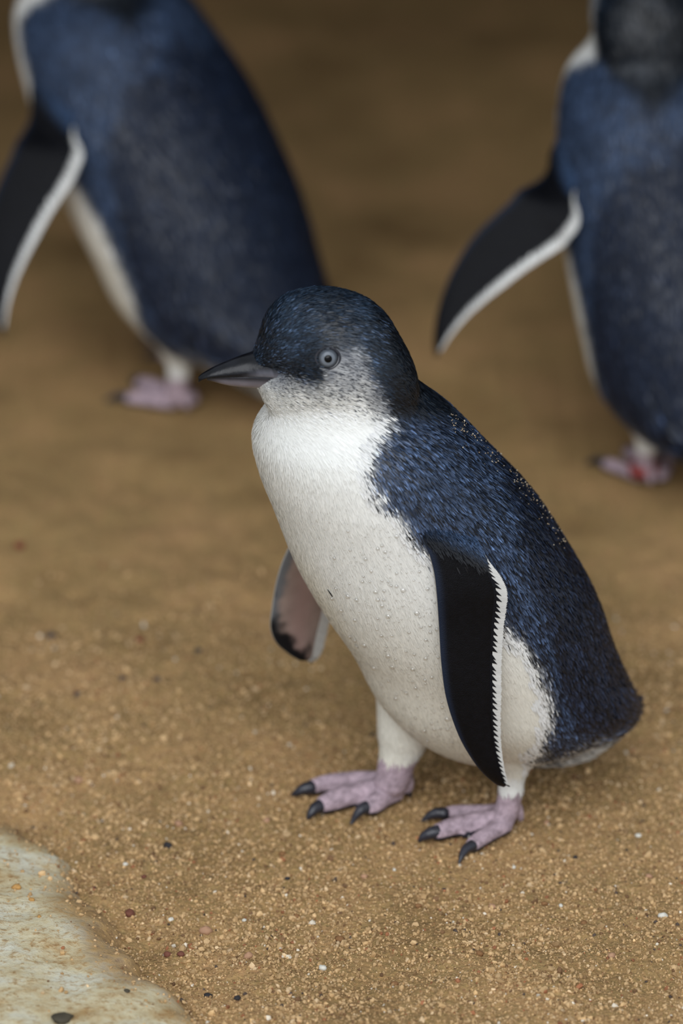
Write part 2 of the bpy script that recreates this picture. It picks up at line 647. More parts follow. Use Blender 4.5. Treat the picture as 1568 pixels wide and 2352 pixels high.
def seg_dist(P, chain):
    C, r = chain
    best = np.full(len(P), 1e9)
    for i in range(len(C) - 1):
        a, e = C[i], C[i + 1] - C[i]
        t = np.clip(((P - a) @ e) / (e @ e), 0, 1)
        d = np.linalg.norm(P - a - t[:, None] * e, axis=1) - (r[i] * (1 - t) + r[i + 1] * t)
        best = np.minimum(best, d)
    return best


foot_w = np.zeros(nv)
low = BV[:, 2] < 0.075
dl = np.full(nv, 1.0)
for c in toe_chain:
    dl[low] = np.minimum(dl[low], seg_dist(BV[low], c))
toe_d = dl.copy()
footm = low & (BV[:, 2] < 0.03)
# smooth: strong on the body, light on the feet
sm = np.where(footm, 0.25, 0.6)
napew = (BV[:, 2] > HC[2] - 0.075) & (BV[:, 2] < HC[2] + 0.005) & (project(BV)[:, 0] > 800)
for it in range(70):
    if it == 6:
        sm = np.where(footm, 0.0, 0.6)
    if it == 26:
        sm = np.where(napew, 0.7, 0.0)
    S = np.stack([np.bincount(ed[:, 0], BV[ed[:, 1], k], nv) + np.bincount(ed[:, 1], BV[ed[:, 0], k], nv) for k in range(3)], -1)
    BV += (S / deg[:, None] - BV) * sm[:, None]
BV[:, 2] = np.maximum(BV[:, 2], 0.0002)


def vert_normals(V, tris):
    n = np.cross(V[tris[:, 1]] - V[tris[:, 0]], V[tris[:, 2]] - V[tris[:, 0]])
    out = np.stack([sum(np.bincount(tris[:, j], n[:, k], len(V)) for j in range(3)) for k in range(3)], -1)
    return out / (np.linalg.norm(out, axis=1)[:, None] + 1e-12)


# the face narrows into the gape
dh_ = BV @ HL - HD
qh_ = project(BV - np.where(dh_ < 0, 2 * dh_, 0)[:, None] * HL)
wg_ = sstep(690, 600, qh_[:, 0]) * np.exp(-((qh_[:, 1] - 862) / 20) ** 2) * (BV[:, 2] > 0.2)
BV -= (dh_ * 0.42 * wg_)[:, None] * HL
TR = np.vstack([BQ[:, [0, 1, 2]], BQ[:, [0, 2, 3]], BT])
BN = vert_normals(BV, TR)
if ((BV - BV.mean(0)) * BN).sum(1).mean() < 0:
    BN = -BN
BVH = BVHTree.FromPolygons([Vector(v) for v in BV], [tuple(t) for t in TR.tolist()])


def cast(px, py):
    r = ray(px, py)
    h = BVH.ray_cast(Vector(CAM), Vector(r))
    return (np.array(h[0]), np.array(h[1])) if h[0] is not None else (None, None)


# eye
ep, en = cast(753, 823)
EYE_C = ep
EYE_N = en if en @ HL > 0 else -en
EYE_N = EYE_N * 0.55 + HL * 0.35 - D * 0.35
EYE_N /= np.linalg.norm(EYE_N)


def mirror_h(P):
    P = np.asarray(P, float)
    return P - 2 * ((P @ HL) - HD)[..., None] * HL


EYE_C2 = EYE_C - 2 * (EYE_C @ HL - HD) * HL
EYE_N2 = EYE_N - 2 * (EYE_N @ HL) * HL

# ------------------------------------------------------------------ plumage pattern (side view of the left flank, mirrored onto the right)
HEAD_Z0 = hsag(760, 975)[2]


def side_px(P):
    """side-view chart of the bird: every point is folded to its left side first"""
    db = P @ Ld
    Pb = P - np.where(db < 0, 2 * db, 0)[:, None] * Ld
    dh = P @ HL - HD
    Ph = P - np.where(dh < 0, 2 * dh, 0)[:, None] * HL
    wh = sstep(HEAD_Z0 - 0.03, HEAD_Z0 + 0.01, P[:, 2])[:, None]
    return project(Pb * (1 - wh) + Ph * wh)


BLUE_POLY = [(905, 930), (892, 975), (872, 1005), (850, 1040), (842, 1085), (860, 1125), (890, 1160), (930, 1195), (960, 1240), (1005, 1300),
             (1060, 1350), (1120, 1400), (1165, 1452), (1200, 1488), (1237, 1535), (1256, 1600), (1263, 1660), (1246, 1712), (1222, 1748),
             (1262, 1752), (1310, 1732), (1370, 1712), (1420, 1702), (1520, 1720), (1700, 1600), (1700, 600), (905, 600)]
CAP_POLY = [(540, 858), (600, 858), (650, 861), (690, 872), (722, 878), (732, 850), (730, 830), (758, 804), (806, 802), (826, 814), (838, 845), (860, 880), (876, 915), (890, 950), (898, 990),
            (1300, 990), (1300, 500), (500, 500)]
DORSAL = [(1000, 880), (1060, 965), (1130, 1045), (1165, 1130), (1182, 1200), (1200, 1290), (1225, 1380), (1262, 1480), (1290, 1600), (1330, 1680), (1800, 1640), (1800, 880)]  # darker back: plumage tone, plus sheen loss with angle painted into the colour


def paint(P):
    """returns colour, blue mask, head weight at surface points P"""
    q = side_px(P)
    j = 10 * fbm(P, 120, 3)
    hw = sstep(985, 935, q[:, 1]) * sstep(HEAD_Z0 - 0.03, HEAD_Z0, P[:, 2])
    sb = sd_poly(q, BLUE_POLY) + j
    sc = sd_poly(q, CAP_POLY) + 0.7 * j
    blue_t = sstep(34, -22, sb)
    blue_h = sstep(10, -10, sc)
    blue = blue_t * (1 - hw) + blue_h * hw
    legw = sstep(0.035, 0.025, P[:, 2])
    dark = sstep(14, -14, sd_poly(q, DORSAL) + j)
    mot = 0.5 + 0.5 * np.clip(fbm(P, 75, 3), -1, 1)
    cb = lin(52, 67, 92)[None] * (0.72 + 0.55 * mot)[:, None]
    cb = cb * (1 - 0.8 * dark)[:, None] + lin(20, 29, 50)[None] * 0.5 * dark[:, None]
    cap = lin(26, 38, 52)[None] * (0.35 + 1.3 * mot)[:, None]
    nape = sstep(830, 900, q[:, 0])[:, None]
    cap = cap * (1 - 0.65 * nape)
    cblue = cb * (1 - hw[:, None]) + cap * hw[:, None]
    white = np.tile(np.array([0.80, 0.80, 0.765]), (len(P), 1))
    cream = sstep(60, -60, (q[:, 0] - 640) - (q[:, 1] - 1200) * 0.62) * sstep(1150, 1350, q[:, 1])
    cream = np.maximum(cream, 0.75 * sstep(1300, 1650, q[:, 1]) * (P[:, 2] > 0.04))
    white = white * (1 - cream[:, None] * (1 - np.array([0.97, 0.925, 0.83])))
    # cheek: grey near the cap, white towards the chin
    g = sstep(945, 845, q[:, 1] + 10 * fbm(P + 2, 90, 2)) * sstep(560, 650, q[:, 0])
    g = np.maximum(g * (0.78 + 0.2 * sstep(760, 640, q[:, 0])), 0.95 * sstep(800, 885, q[:, 0] - 0.30 * (q[:, 1] - 900)))
    g = np.clip(g + 0.22 * fbm(P + 8, 160, 2) * (g > 0.05), 0, 1)
    cheek = white * (1 - g[:, None]) + lin(84, 90, 102)[None] * g[:, None]
    cw = white * (1 - hw[:, None]) + cheek * hw[:, None]
    col = cw * (1 - blue[:, None]) + cblue * blue[:, None]
    return col, blue, hw, q, dark


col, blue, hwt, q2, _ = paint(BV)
# bare feet: pink with dark webs, feathers end above the ankle
ank = 0.034 + 0.004 * fbm(BV, 120, 2)
dleg = np.full(nv, 1.0)
for c in leg_chain:
    k = BV[:, 2] < 0.07
    dleg[k] = np.minimum(dleg[k], seg_dist(BV[k], c))
fleg = (BV @ Ld) < 0
line = np.where(fleg, 0.033, 0.0275) + 0.002 * fbm(BV, 300, 2)
near_leg_any = (np.minimum(dleg, toe_d) < 0.004)
bare = (BV[:, 2] < line) & near_leg_any
pink = lin(190, 168, 178)[None] * (0.86 + 0.16 * fbm(BV, 260, 3))[:, None]
pink = pink * (1 - 0.25 * (vnoise(BV * np.array([1, 1, 3.0]), 420) > 0.45))[:, None]
crease = (np.abs(vnoise(BV * np.array([1, 1, 1.6]), 210)) < 0.13) | (np.abs(vnoise(BV + 5, 330)) < 0.08)
pink = pink * (1 - 0.22 * crease)[:, None]
web = bare & (BV[:, 2] < 0.0052) & (toe_d > 0.0012)
sole = bare & (BV[:, 2] < 0.0035)
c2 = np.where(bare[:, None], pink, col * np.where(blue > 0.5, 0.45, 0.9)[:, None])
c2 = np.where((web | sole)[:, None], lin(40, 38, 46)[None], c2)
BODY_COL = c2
BARE = bare

# ------------------------------------------------------------------ feathers
areaT = 0.5 * np.linalg.norm(np.cross(BV[TR[:, 1]] - BV[TR[:, 0]], BV[TR[:, 2]] - BV[TR[:, 0]]), axis=1)
TCc = BV[TR].mean(1)


def near_axis(P):
    out = np.empty(len(P), int)
    for s in range(0, len(P), 20000):
        d = ((P[s:s + 20000, None, :] - AXC[None]) ** 2).sum(-1)
        out[s:s + 20000] = d.argmin(1)
    return out


def sample(n, wt):
    p = areaT * wt
    t = rng.choice(len(TR), n, p=p / p.sum())
    r1, r2 = np.sqrt(rng.random(n)), rng.random(n)
    bc = np.stack([1 - r1, r1 * (1 - r2), r1 * r2], -1)
    P = (BV[TR[t]] * bc[..., None]).sum(1)
    Nn = (BN[TR[t]] * bc[..., None]).sum(1)
    Nn /= np.linalg.norm(Nn, axis=1)[:, None]
    return P, Nn


trb = BARE[TR].any(1)
okw = np.where(trb, 0.0, 1.0)
bill_pt = hsag(560, 860)
q_t = side_px(TCc)
hw_t = sstep(990, 930, q_t[:, 1]) * sstep(HEAD_Z0 - 0.03, HEAD_Z0, TCc[:, 2])
# keep the eyes clear; keep the bill base clear
for e in (EYE_C, EYE_C2):
    okw *= sstep(0.0068, 0.0080, np.linalg.norm(TCc - e, axis=1))
GAPE = [(540, 838), (585, 838), (605, 847), (632, 856), (655, 862), (628, 868), (604, 878), (582, 890), (540, 892)]
okw *= sstep(-2, 3, sd_poly(q_t, GAPE)) * (hw_t > 0.3) + (hw_t <= 0.3)
okw *= np.where((q_t[:, 0] < 580) & (q_t[:, 1] < 900) & (hw_t > 0.5), 0, 1)
bl_t = blue[TR].mean(1)


def make_feathers(P, Nn, length, width, tilt, tipcol, basecol, jit=0.25, roll_s=0.2):
    n = len(P)
    k = near_axis(P)
    flow = AXT[k].copy()
    hd = sstep(HEAD_Z0 - 0.028, HEAD_Z0 + 0.012, P[:, 2])[:, None]
    away = P - (bill_pt + HF * 0.02)
    away /= np.linalg.norm(away, axis=1)[:, None]
    away = away + np.array([0, 0, -0.45]) * sstep(0.03, 0.075, np.linalg.norm(P - bill_pt, axis=1))[:, None]
    flow = flow * (1 - hd) + away * hd
    leg = sstep(0.06, 0.03, P[:, 2])[:, None] * ((P @ Fd) > -0.045)[:, None]
    flow = flow * (1 - leg) + np.array([0, 0, -1.0]) * leg
    flow += jit * rng.normal(size=(n, 3)) * 0.5
    flow -= (flow * Nn).sum(1)[:, None] * Nn
    flow /= np.linalg.norm(flow, axis=1)[:, None] + 1e-9
    side = np.cross(Nn, flow)
    roll = rng.normal(0, roll_s, n)[:, None]
    side = side * np.cos(roll) + Nn * np.sin(roll)
    L = (length * rng.uniform(0.75, 1.25, n))[:, None]
    Wd = (width * rng.uniform(0.7, 1.3, n))[:, None]
    tl = np.sin(tilt * rng.uniform(0.4, 1.6, n))[:, None]
    base = P - Nn * 0.0003
    rows = [(0.0, 0.55, 0.0), (0.35, 1.0, 0.55), (0.75, 0.8, 0.85)]
    vs_ = []
    for s, ww, hh in rows:
        c = base + flow * L * s + Nn * (L * tl * hh + 0.0003)
        vs_ += [c - side * Wd * ww * 0.5, c + side * Wd * ww * 0.5]
    vs_.append(base + flow * L + Nn * (L * tl * 0.9 + 0.0003))
    Vv = np.stack(vs_, 1)
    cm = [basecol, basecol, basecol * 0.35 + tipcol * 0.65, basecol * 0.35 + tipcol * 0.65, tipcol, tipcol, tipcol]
    Cc = np.stack(cm, 1)
    return Vv, Cc


def feather_mesh(name, Vv, Cc):
    n = len(Vv)
    o = (np.arange(n) * 7)[:, None]
    quads = np.vstack([o + np.array([0, 1, 3, 2]), o + np.array([2, 3, 5, 4])])
    tris = o + np.array([4, 5, 6])
    return mesh_np(name, Vv.reshape(-1, 3), [quads, tris], Cc.reshape(-1, 3))


sets = []
# torso blue, torso white, head
n_blue, n_white, n_head = 62000, 56000, 50000
for kind, cnt in (('blue', n_blue), ('white', n_white), ('head', n_head)):
    if kind == 'blue':
        wt = okw * (1 - hw_t) * (bl_t > 0.02)
    elif kind == 'white':
        wt = okw * (1 - hw_t) * (bl_t < 0.98)
    else:
        wt = okw * hw_t
    P, Nn = sample(cnt, wt)
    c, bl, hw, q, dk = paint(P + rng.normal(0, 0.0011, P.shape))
    n = len(P)
    bright = (np.exp(rng.normal(-0.35, 0.5, n)) + 0.9 * (rng.random(n) < 0.16))[:, None]
    isb = bl > rng.random(n)
    tail = sstep(1340, 1430, q[:, 0]) * sstep(1520, 1640, q[:, 1])
    if kind == 'head':
        L = np.where(isb, 0.0056, 0.0038)
        Wd = np.where(isb, 0.00062, 0.0005)
        close = sstep(0.012, 0.05, np.linalg.norm(P - bill_pt, axis=1))
        L = L * (0.45 + 0.55 * close)
        Wd = Wd * (0.7 + 0.3 * close)
        tip = np.where(isb[:, None], c * bright * 1.15, c * np.exp(rng.normal(0, 0.12, n))[:, None])
        spk = (~isb) & (rng.random(n) < 0.30 * sstep(965, 885, q[:, 1] - 0.12 * (q[:, 0] - 750)) * sstep(590, 660, q[:, 0]))
        tip = np.where(spk[:, None], lin(52, 56, 66)[None], tip)
        fleck = isb & (rng.random(n) < 0.09 * sstep(-0.3, 0.5, fbm(P + 6, 60, 2))) & (q[:, 0] < 880)
        tip = tip + fleck[:, None] * lin(66, 82, 108)[None]
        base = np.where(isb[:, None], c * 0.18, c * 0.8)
        tilt = np.full(n, 0.12)
    elif kind == 'blue':
        L = 0.0058 + 0.007 * tail
        Wd = 0.00095 + 0.0016 * tail
        tip = c * bright * 1.2
        streak = rng.random(n) < 0.30
        Wd = np.where(streak, 0.0006, Wd)
        tip = np.where(streak[:, None], lin(12, 15, 22)[None], tip)
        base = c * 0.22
        wh = ~isb & (bl < 0.6)
        tip = np.where(wh[:, None], np.array([0.74, 0.74, 0.72])[None], tip)
        base = np.where(wh[:, None], np.array([0.6, 0.6, 0.6])[None], base)
        tilt = np.full(n, 0.13) + 0.08 * tail
    else:
        L = np.where(P[:, 2] < 0.05, 0.0048, 0.0068)
        Wd = np.full(n, 0.00052)
        tip = c * np.exp(rng.normal(0, 0.04, n))[:, None]
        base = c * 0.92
        tilt = np.full(n, 0.028) + 0.05 * (P[:, 2] < 0.05)
        isb = isb & (bl > 0.7)
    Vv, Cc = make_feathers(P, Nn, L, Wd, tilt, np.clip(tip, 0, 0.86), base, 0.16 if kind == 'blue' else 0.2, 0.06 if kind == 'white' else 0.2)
    sets.append((kind, Vv, Cc, isb))

# ------------------------------------------------------------------ flippers
FL_NEAR = [((938, 1165), (1060, 1180), .056), ((952, 1203), (1090, 1232), .074), ((976, 1250), (1120, 1284), .083), ((994, 1308), (1148, 1318), .087),
           ((1002, 1370), (1165, 1362), .089), ((1007, 1440), (1158, 1430), .088), ((1012, 1520), (1152, 1510), .088), ((1022, 1595), (1151, 1590), .088),
           ((1041, 1660), (1149, 1655), .087), ((1064, 1712), (1150, 1706), .086), ((1098, 1763), (1156, 1756), .085), ((1135, 1797), (1163, 1790), .084), ((1156, 1807), (1165, 1802), .084)]
FL_FAR = [((810, 1040), (905, 1100), -.050), ((752, 1120), (860, 1185), -.072), ((700, 1195), (818, 1250), -.088), ((658, 1268), (788, 1312), -.098),
          ((636, 1330), (770, 1372), -.104), ((624, 1400), (758, 1422), -.107), ((621, 1442), (749, 1456), -.108), ((634, 1476), (740, 1486), -.108),
          ((664, 1503), (727, 1509), -.108), ((688, 1517), (712, 1519), -.108)]
FRINGE = 0.155


def flipper_geo(stations, near, sgn):
    rows = []
    for a_, b_, d in stations:
        lead = sag(a_[0], a_[1], d - sgn * 0.008)
        trail = sag(b_[0], b_[1], d)
        rows.append(np.concatenate([lead, trail]))
    K = catmull(rows, 14)
    n = len(K)
    Lp, Tp = K[:, :3], K[:, 3:]
    ch = np.linalg.norm(Tp - Lp, axis=1)
    ax = np.gradient((Lp + Tp) / 2, axis=0)
    ax /= np.linalg.norm(ax, axis=1)[:, None]
    cd_ = (Tp - Lp) / ch[:, None]
    nn = np.cross(cd_, ax)
    nn /= np.linalg.norm(nn, axis=1)[:, None]
    if (nn @ Ld).mean() * sgn < 0:
        nn = -nn
    s = np.linspace(0, 1, n)
    thick = 0.0034 * (1 - 0.55 * s) * sstep(1.04, 0.86, s) + 0.0007
    thick[:20] += 0.004 * np.linspace(1, 0, 20)
    M = 22
    u = 0.5 - 0.5 * np.cos(np.linspace(0, np.pi, M))           # 0 lead .. 1 trail
    prof = 1.55 * np.sqrt(np.clip(u, 0, 1)) * (1 - u) ** 0.75 + 0.10
    prof[0] = 0.06
    prof[-1] = 0.06
    end = 1 - FRINGE * sstep(0.12, 0.24, s)                     # feathered scale area ends here
    outer = Lp[:, None] + cd_[:, None] * (ch * end)[:, None, None] * u[None, :, None] + nn[:, None] * (thick[:, None] * prof[None])[..., None]
    inner = Lp[:, None] + cd_[:, None] * (ch * end)[:, None, None] * u[None, :, None] - nn[:, None] * (thick[:, None] * prof[None] * 0.7)[..., None]
    ring = np.concatenate([outer, inner[:, ::-1]], 1)
    m_ = ring.shape[1]
    V = ring.reshape(-1, 3)
    F = ring_faces(n, m_)
    uu = np.concatenate([u, u[::-1]])
    isin = np.concatenate([np.zeros(M), np.ones(M)])
    ss = np.repeat(s, m_)
    UU = np.tile(uu, n)
    IN = np.tile(isin, n) > 0.5
    nz = fbm(V, 110, 3)
    blk = lin(10, 11, 16)[None] * (0.85 + 0.3 * fbm(V, 500, 2))[:, None]
    blk = blk + lin(40, 52, 74)[None] * (sstep(0.16, 0.0, UU) * 0.5 + sstep(0.16, 0.02, ss) * 0.8)[:, None]  # leading edge: navy highlight painted into the colour; root fades to blue
    und = lin(200, 178, 168)[None] * (0.62 + 0.12 * nz)[:, None]
    pinkm = np.exp(-((UU - 0.55) / 0.25) ** 2)[:, None]
    und = und * (1 - 0.45 * pinkm) + lin(176, 140, 136)[None] * 0.45 * pinkm
    ledge = sstep(0.2, 0.06, UU + 0.05 * nz)[:, None]
    und = und * (1 - ledge) + lin(112, 114, 118)[None] * ledge
    spots = (sstep(0.25, 0.55, fbm(V + 3, 85, 2)) * sstep(0.24, 0.08, UU))[:, None]
    und = und * (1 - 0.7 * spots) + lin(58, 60, 66)[None] * 0.7 * spots
    arc_ = np.concatenate([[0], np.cumsum(np.linalg.norm(np.diff((Lp + Tp) / 2, axis=0), axis=1))])
    sa_ = np.repeat(arc_ / arc_[-1], m_)
    tipk = sstep(0.05, -0.05, (1 - sa_) - 0.14 + 0.2 * (UU - 0.2) + 0.06 * nz)[:, None]
    und = und * (1 - tipk) + lin(24, 24, 27)[None] * tipk
    colr = np.where(IN[:, None], und, blk)
    rim = (UU < 0.001) & (ss > 0.2)
    colr = np.where(rim[:, None], lin(170, 166, 158)[None], colr)
    mid = (np.arange(n)[:, None] * m_ + np.array([0, m_ - 1])).ravel()
    main = (V, F, colr)
    # white trailing fringe: many short feathers; black teeth on top
    t_end = Lp + cd_ * (ch * end)[:, None]
    fr = []
    dist = np.concatenate([[0], np.cumsum(np.linalg.norm(np.diff(Tp, axis=0), axis=1))])
    s0 = dist[int(0.14 * n)]
    cnt = int((dist[-1] - s0) / 0.0011)
    VV, CC = [], []

    def at(arr, dd):
        return np.array([np.interp(dd, dist, arr[:, k]) for k in range(3)])
    for i in range(cnt):
        dd = s0 + (i + 0.5) * (dist[-1] - s0) / cnt
        c0, c1 = at(t_end, dd), at(Tp, dd)
        a_, c_ = at(ax, dd), at(nn, dd)
        fl = (c1 - c0)
        fl = fl + a_ * np.linalg.norm(fl) * 0.35
        hw_ = 0.00085
        p0 = c0 - (c1 - c0) * 0.35
        tipl = 1.0 + rng.uniform(-0.05, 0.06)
        sh = rng.uniform(0.9, 1.04)
        pts = []
        for sgnz in (1, -1):
            z_ = c_ * 0.00045 * sgnz
            pts += [p0 - a_ * hw_ + z_, p0 + a_ * hw_ + z_, c0 + fl * 0.85 * tipl + a_ * hw_ * 0.9 + z_ * 0.6, c0 + fl * tipl + z_ * 0.3, c0 + fl * 0.85 * tipl - a_ * hw_ * 0.9 + z_ * 0.6]
        VV.append(pts)
        CC.append(np.tile(np.array([0.62, 0.62, 0.60]) * sh, (10, 1)))
    VV = np.array(VV)
    nf = len(VV)
    o = (np.arange(nf) * 10)[:, None]
    f5 = np.vstack([o + np.array([0, 1, 2, 3, 4]), o + np.array([9, 8, 7, 6, 5])])
    f4 = np.vstack([o + np.array([k, k + 5, (k + 1) % 5 + 5, (k + 1) % 5]) for k in range(5)])
    fringe = (VV.reshape(-1, 3), [f5, f4], np.vstack(CC))
    TV, TC_ = [], []
    cnt = int((dist[-1] - s0) / 0.0037)
    for i in range(cnt):
        dd = s0 + (i + rng.uniform(0.3, 0.7)) * (dist[-1] - s0) / cnt
        c0, c1 = at(t_end, dd), at(Tp, dd)
        a_, c_ = at(ax, dd), at(nn, dd)
        wv = (c1 - c0)
        ww = np.linalg.norm(wv)
        tip = c0 + wv * rng.uniform(0.32, 0.52) + a_ * 0.0036 + c_ * 0.0008
        b0 = c0 - wv * 0.30 - a_ * 0.0026 + c_ * 0.0009
        b1 = c0 - wv * 0.30 + a_ * 0.0020 + c_ * 0.0009
        TV.append([b0, b1, tip, b0 - c_ * 0.0008, b1 - c_ * 0.0008, tip - c_ * 0.0006])
        TC_.append(np.tile(lin(15, 17, 23), (6, 1)))
    TV = np.array(TV)
    o = (np.arange(len(TV)) * 6)[:, None]
    teeth = (TV.reshape(-1, 3), [np.vstack([o + np.array([0, 1, 2]), o + np.array([5, 4, 3])]),
                                 np.vstack([o + np.array([0, 3, 4, 1]), o + np.array([1, 4, 5, 2]), o + np.array([2, 5, 3, 0])])], np.vstack(TC_))
    # small dark blue feathers over the root
    kf = 2600
    uj = rng.random(kf) * 0.98
    fi = rng.random(kf) * np.clip(0.15 + 0.05 * uj + rng.normal(0, 0.02, kf), 0.02, 1) * (n - 1)
    i0 = fi.astype(int)
    Pf = Lp[i0] + cd_[i0] * (ch[i0] * end[i0] * uj)[:, None] + nn[i0] * (thick[i0] * np.interp(uj, u, prof))[:, None] + nn[i0] * 0.0002
    fl_ = ax[i0] + rng.normal(0, 0.08, (kf, 3))
    sd2 = np.cross(nn[i0], fl_)
    fade = sstep(0.17, 0.06, s[i0] + 0.06 * (0.5 - uj))[:, None]
    ct = lin(14, 16, 22)[None] * (1 - fade) + lin(58, 78, 108)[None] * fade * np.exp(rng.normal(-0.2, 0.5, (kf, 1)))
    Lq, Wq = 0.0052, 0.0008
    sets7 = []
    for t_, w_, h_ in ((0, .5, 0), (.35, 1, .5), (.75, .8, .8)):
        c_ = Pf + fl_ * Lq * t_ + nn[i0] * 0.0006 * h_
        sets7 += [c_ - sd2 * Wq * w_ * .5, c_ + sd2 * Wq * w_ * .5]
    sets7.append(Pf + fl_ * Lq + nn[i0] * 0.0006)
    rootf = (np.stack(sets7, 1), np.stack([ct * .3, ct * .3, ct * .8, ct * .8, ct, ct, ct], 1))
    return main, fringe, teeth, rootf


FLN = flipper_geo(FL_NEAR, True, 1)
FLF = flipper_geo(FL_FAR, False, -1)


# ------------------------------------------------------------------ bill and eye geometry
def bill_geo(rows, lower):
    R = []
    for x, y0, y1, wd in rows:
        yg = y0 if lower else y1
        c = hsag(x, yg)
        e2 = (y1 - y0) ** 2 - (0.4226 * wd) ** 2
        R.append([*c, wd * PXM, math.sqrt(max(e2, (0.5 * (y1 - y0)) ** 2)) / 0.906 * PXM, x, yg, 0])
    K = catmull(R, 6)
    n, M = len(K), 28
    th = np.linspace(0, 2 * np.pi, M, endpoint=False)
    ct, st = np.cos(th), np.sin(th)
    if lower:       # flat top
        stt = np.where(st > 0, st * 0.02, st)
    else:           # flat underside, ridged culmen
        stt = np.where(st < 0, st * 0.06, st)
    ctt = np.sign(ct) * np.abs(ct) ** (0.9 if lower else 1.15)
    P = K[:, None, :3] + HL * (K[:, 3:4] * ctt[None])[..., None] + Zd * (K[:, 4:5] * stt[None])[..., None]
    V = P.reshape(-1, 3)
    x = np.repeat(K[:, 5], M)
    sv = np.tile(st, n)
    nz = fbm(V, 200, 3)
    dark = lin(17, 18, 23)[None] * (1 + 0.4 * nz)[:, None]
    if lower:
        pale = lin(120, 115, 124)[None] * (1 + 0.15 * nz)[:, None]
        wgt = (sstep(-0.1, -0.6, sv) * sstep(470, 520, x) * 0.95)[:, None]
        c = dark * 1.6 * (1 - wgt) + pale * wgt
    else:
        pale = lin(104, 104, 114)[None] * (1 + 0.2 * nz)[:, None]
        wgt = (sstep(0.35, 0.02, sv + 0.15 * nz) * sstep(545, 600, x))[:, None]
        c = dark * (1 - wgt) + pale * wgt
        ridge = (np.exp(-((x - 530 + 60 * (1 - sv)) / 16) ** 2) * 0.5)[:, None]
        c = c * (1 + ridge)
    return V, ring_faces(n, M), c


UP_BILL = [(690, 770, 836, 84), (640, 786, 840, 70), (605, 800, 845, 52), (575, 810, 849, 39), (545, 820, 853, 31), (515, 832, 857, 24), (490, 843, 860, 18),
           (472, 853, 864, 13), (460, 861, 871, 8), (455, 867, 878, 3)]
LO_BILL = [(690, 836, 894, 80), (640, 840, 891, 66), (605, 845, 889, 50), (575, 849, 888, 37), (545, 853, 886, 28), (515, 857, 882, 20), (490, 860, 876, 14), (474, 864, 873, 7)]
BILL_U = bill_geo(UP_BILL, False)
BILL_L = bill_geo(LO_BILL, True)


def dome(c, axis, r, ang0, ang1, rings, colfn, m_=36, off=0.0):
    axis = axis / np.linalg.norm(axis)
    u = np.cross(axis, [0, 0, 1.0])
    u /= np.linalg.norm(u)
    v = np.cross(axis, u)
    th = np.linspace(ang0, ang1, rings)
    ph = np.linspace(0, 2 * np.pi, m_, endpoint=False)
    P = c + axis * off + r * (np.cos(th)[:, None, None] * axis + np.sin(th)[:, None, None] * (np.cos(ph)[None, :, None] * u + np.sin(ph)[None, :, None] * v))
    F = ring_faces(rings, m_)
    cols = np.repeat(np.array([colfn(t) for t in th]), m_, 0)
    return P.reshape(-1, 3), F, cols


def eye_geo(c, nrm):
    R = 0.0080
    cc = c - nrm * 0.0054
    ball = dome(cc, nrm, R, 0.9, np.pi - 0.02, 16, lambda t: lin(20, 20, 24))
    ia = 0.80

    def icol(t):
        k = t / ia
        if k > 0.9:
            return lin(30, 32, 38)
        if k > 0.66:
            return lin(84, 90, 98) * (1 - (k - 0.66) / 0.24 * 0.55)
        return lin(128, 136, 146) * (0.82 + 0.18 * math.cos(k * 6))
    iris = dome(cc, nrm, R, 0.02, 0.94, 26, icol)
    pup = dome(cc, nrm, R, 0.005, 0.29, 5, lambda t: lin(4, 4, 5), 28, 0.00012)
    # lid ring
    u = np.cross(nrm, [0, 0, 1.0])
    u /= np.linalg.norm(u)
    v = np.cross(nrm, u)
    ph = np.linspace(0, 2 * np.pi, 40, endpoint=False)
    ps = np.linspace(0, 2 * np.pi, 10, endpoint=False)
    rr = R * math.sin(0.92)
    ctr = cc + nrm * R * math.cos(0.92)
    st = 1 + 0.10 * np.abs(np.cos(ph)) ** 6
    rad = np.cos(ph)[:, None] * u + np.sin(ph)[:, None] * v
    P = ctr + rad[:, None] * (rr * st[:, None] + 0.0008 * np.cos(ps)[None])[..., None] + nrm * (0.0008 * np.sin(ps))[None, :, None]
    P = P.reshape(-1, 3)
    i = np.arange(40)[:, None] * 10
    i2 = ((np.arange(40) + 1) % 40)[:, None] * 10
    j = np.arange(10)[None]
    j2 = (j + 1) % 10
    q = np.stack([i + j, i + j2, i2 + j2, i2 + j], -1).reshape(-1, 4)
    lid = (P, [q], np.tile(lin(46, 47, 53), (len(P), 1)))
    return ball, iris, pup, lid


EYES = [eye_geo(EYE_C, EYE_N), eye_geo(EYE_C2, EYE_N2)]

# claws: from toe tip to point
CLAWS_PX = [[(1022, 1868, 15), (1000, 1868, 13), (982, 1876, 8), (968, 1886, 2.5)],
            [(1006, 1910, 17), (988, 1914, 14), (972, 1922, 10), (962, 1932, 4)],
            [(1085, 1942, 14), (1070, 1950, 11), (1060, 1966, 7), (1054, 1982, 2.5)],
            [(716, 1808, 17), (698, 1812, 14), (682, 1820, 9), (670, 1826, 4)],
            [(742, 1848, 17), (724, 1856, 14), (714, 1868, 10), (706, 1880, 4)],
            [(850, 1852, 16), (832, 1858, 14), (818, 1872, 9), (806, 1892, 3)]]
CLAWS = []
for ch in CLAWS_PX:
    zs = [0.0058, 0.0056, 0.0036, 0.0010]
    P = np.array([ground_pt(x, y, z) for (x, y, r), z in zip(ch, zs)])
    r = np.array([c[2] for c in ch]) * PXM
    v, f = tube(P, r, 12, 4)
    v[:, 2] = np.maximum(v[:, 2], 0.0002)
    CLAWS.append((v, f))
P = np.array([sag(935, 1812, -LEGD), sag(940, 1824, -LEGD), sag(944, 1832, -LEGD)])
P[:, 2] = [0.006, 0.004, 0.0015]
CLAWS.append(tube(P, np.array([10, 7, 3]) * PXM, 10, 4))


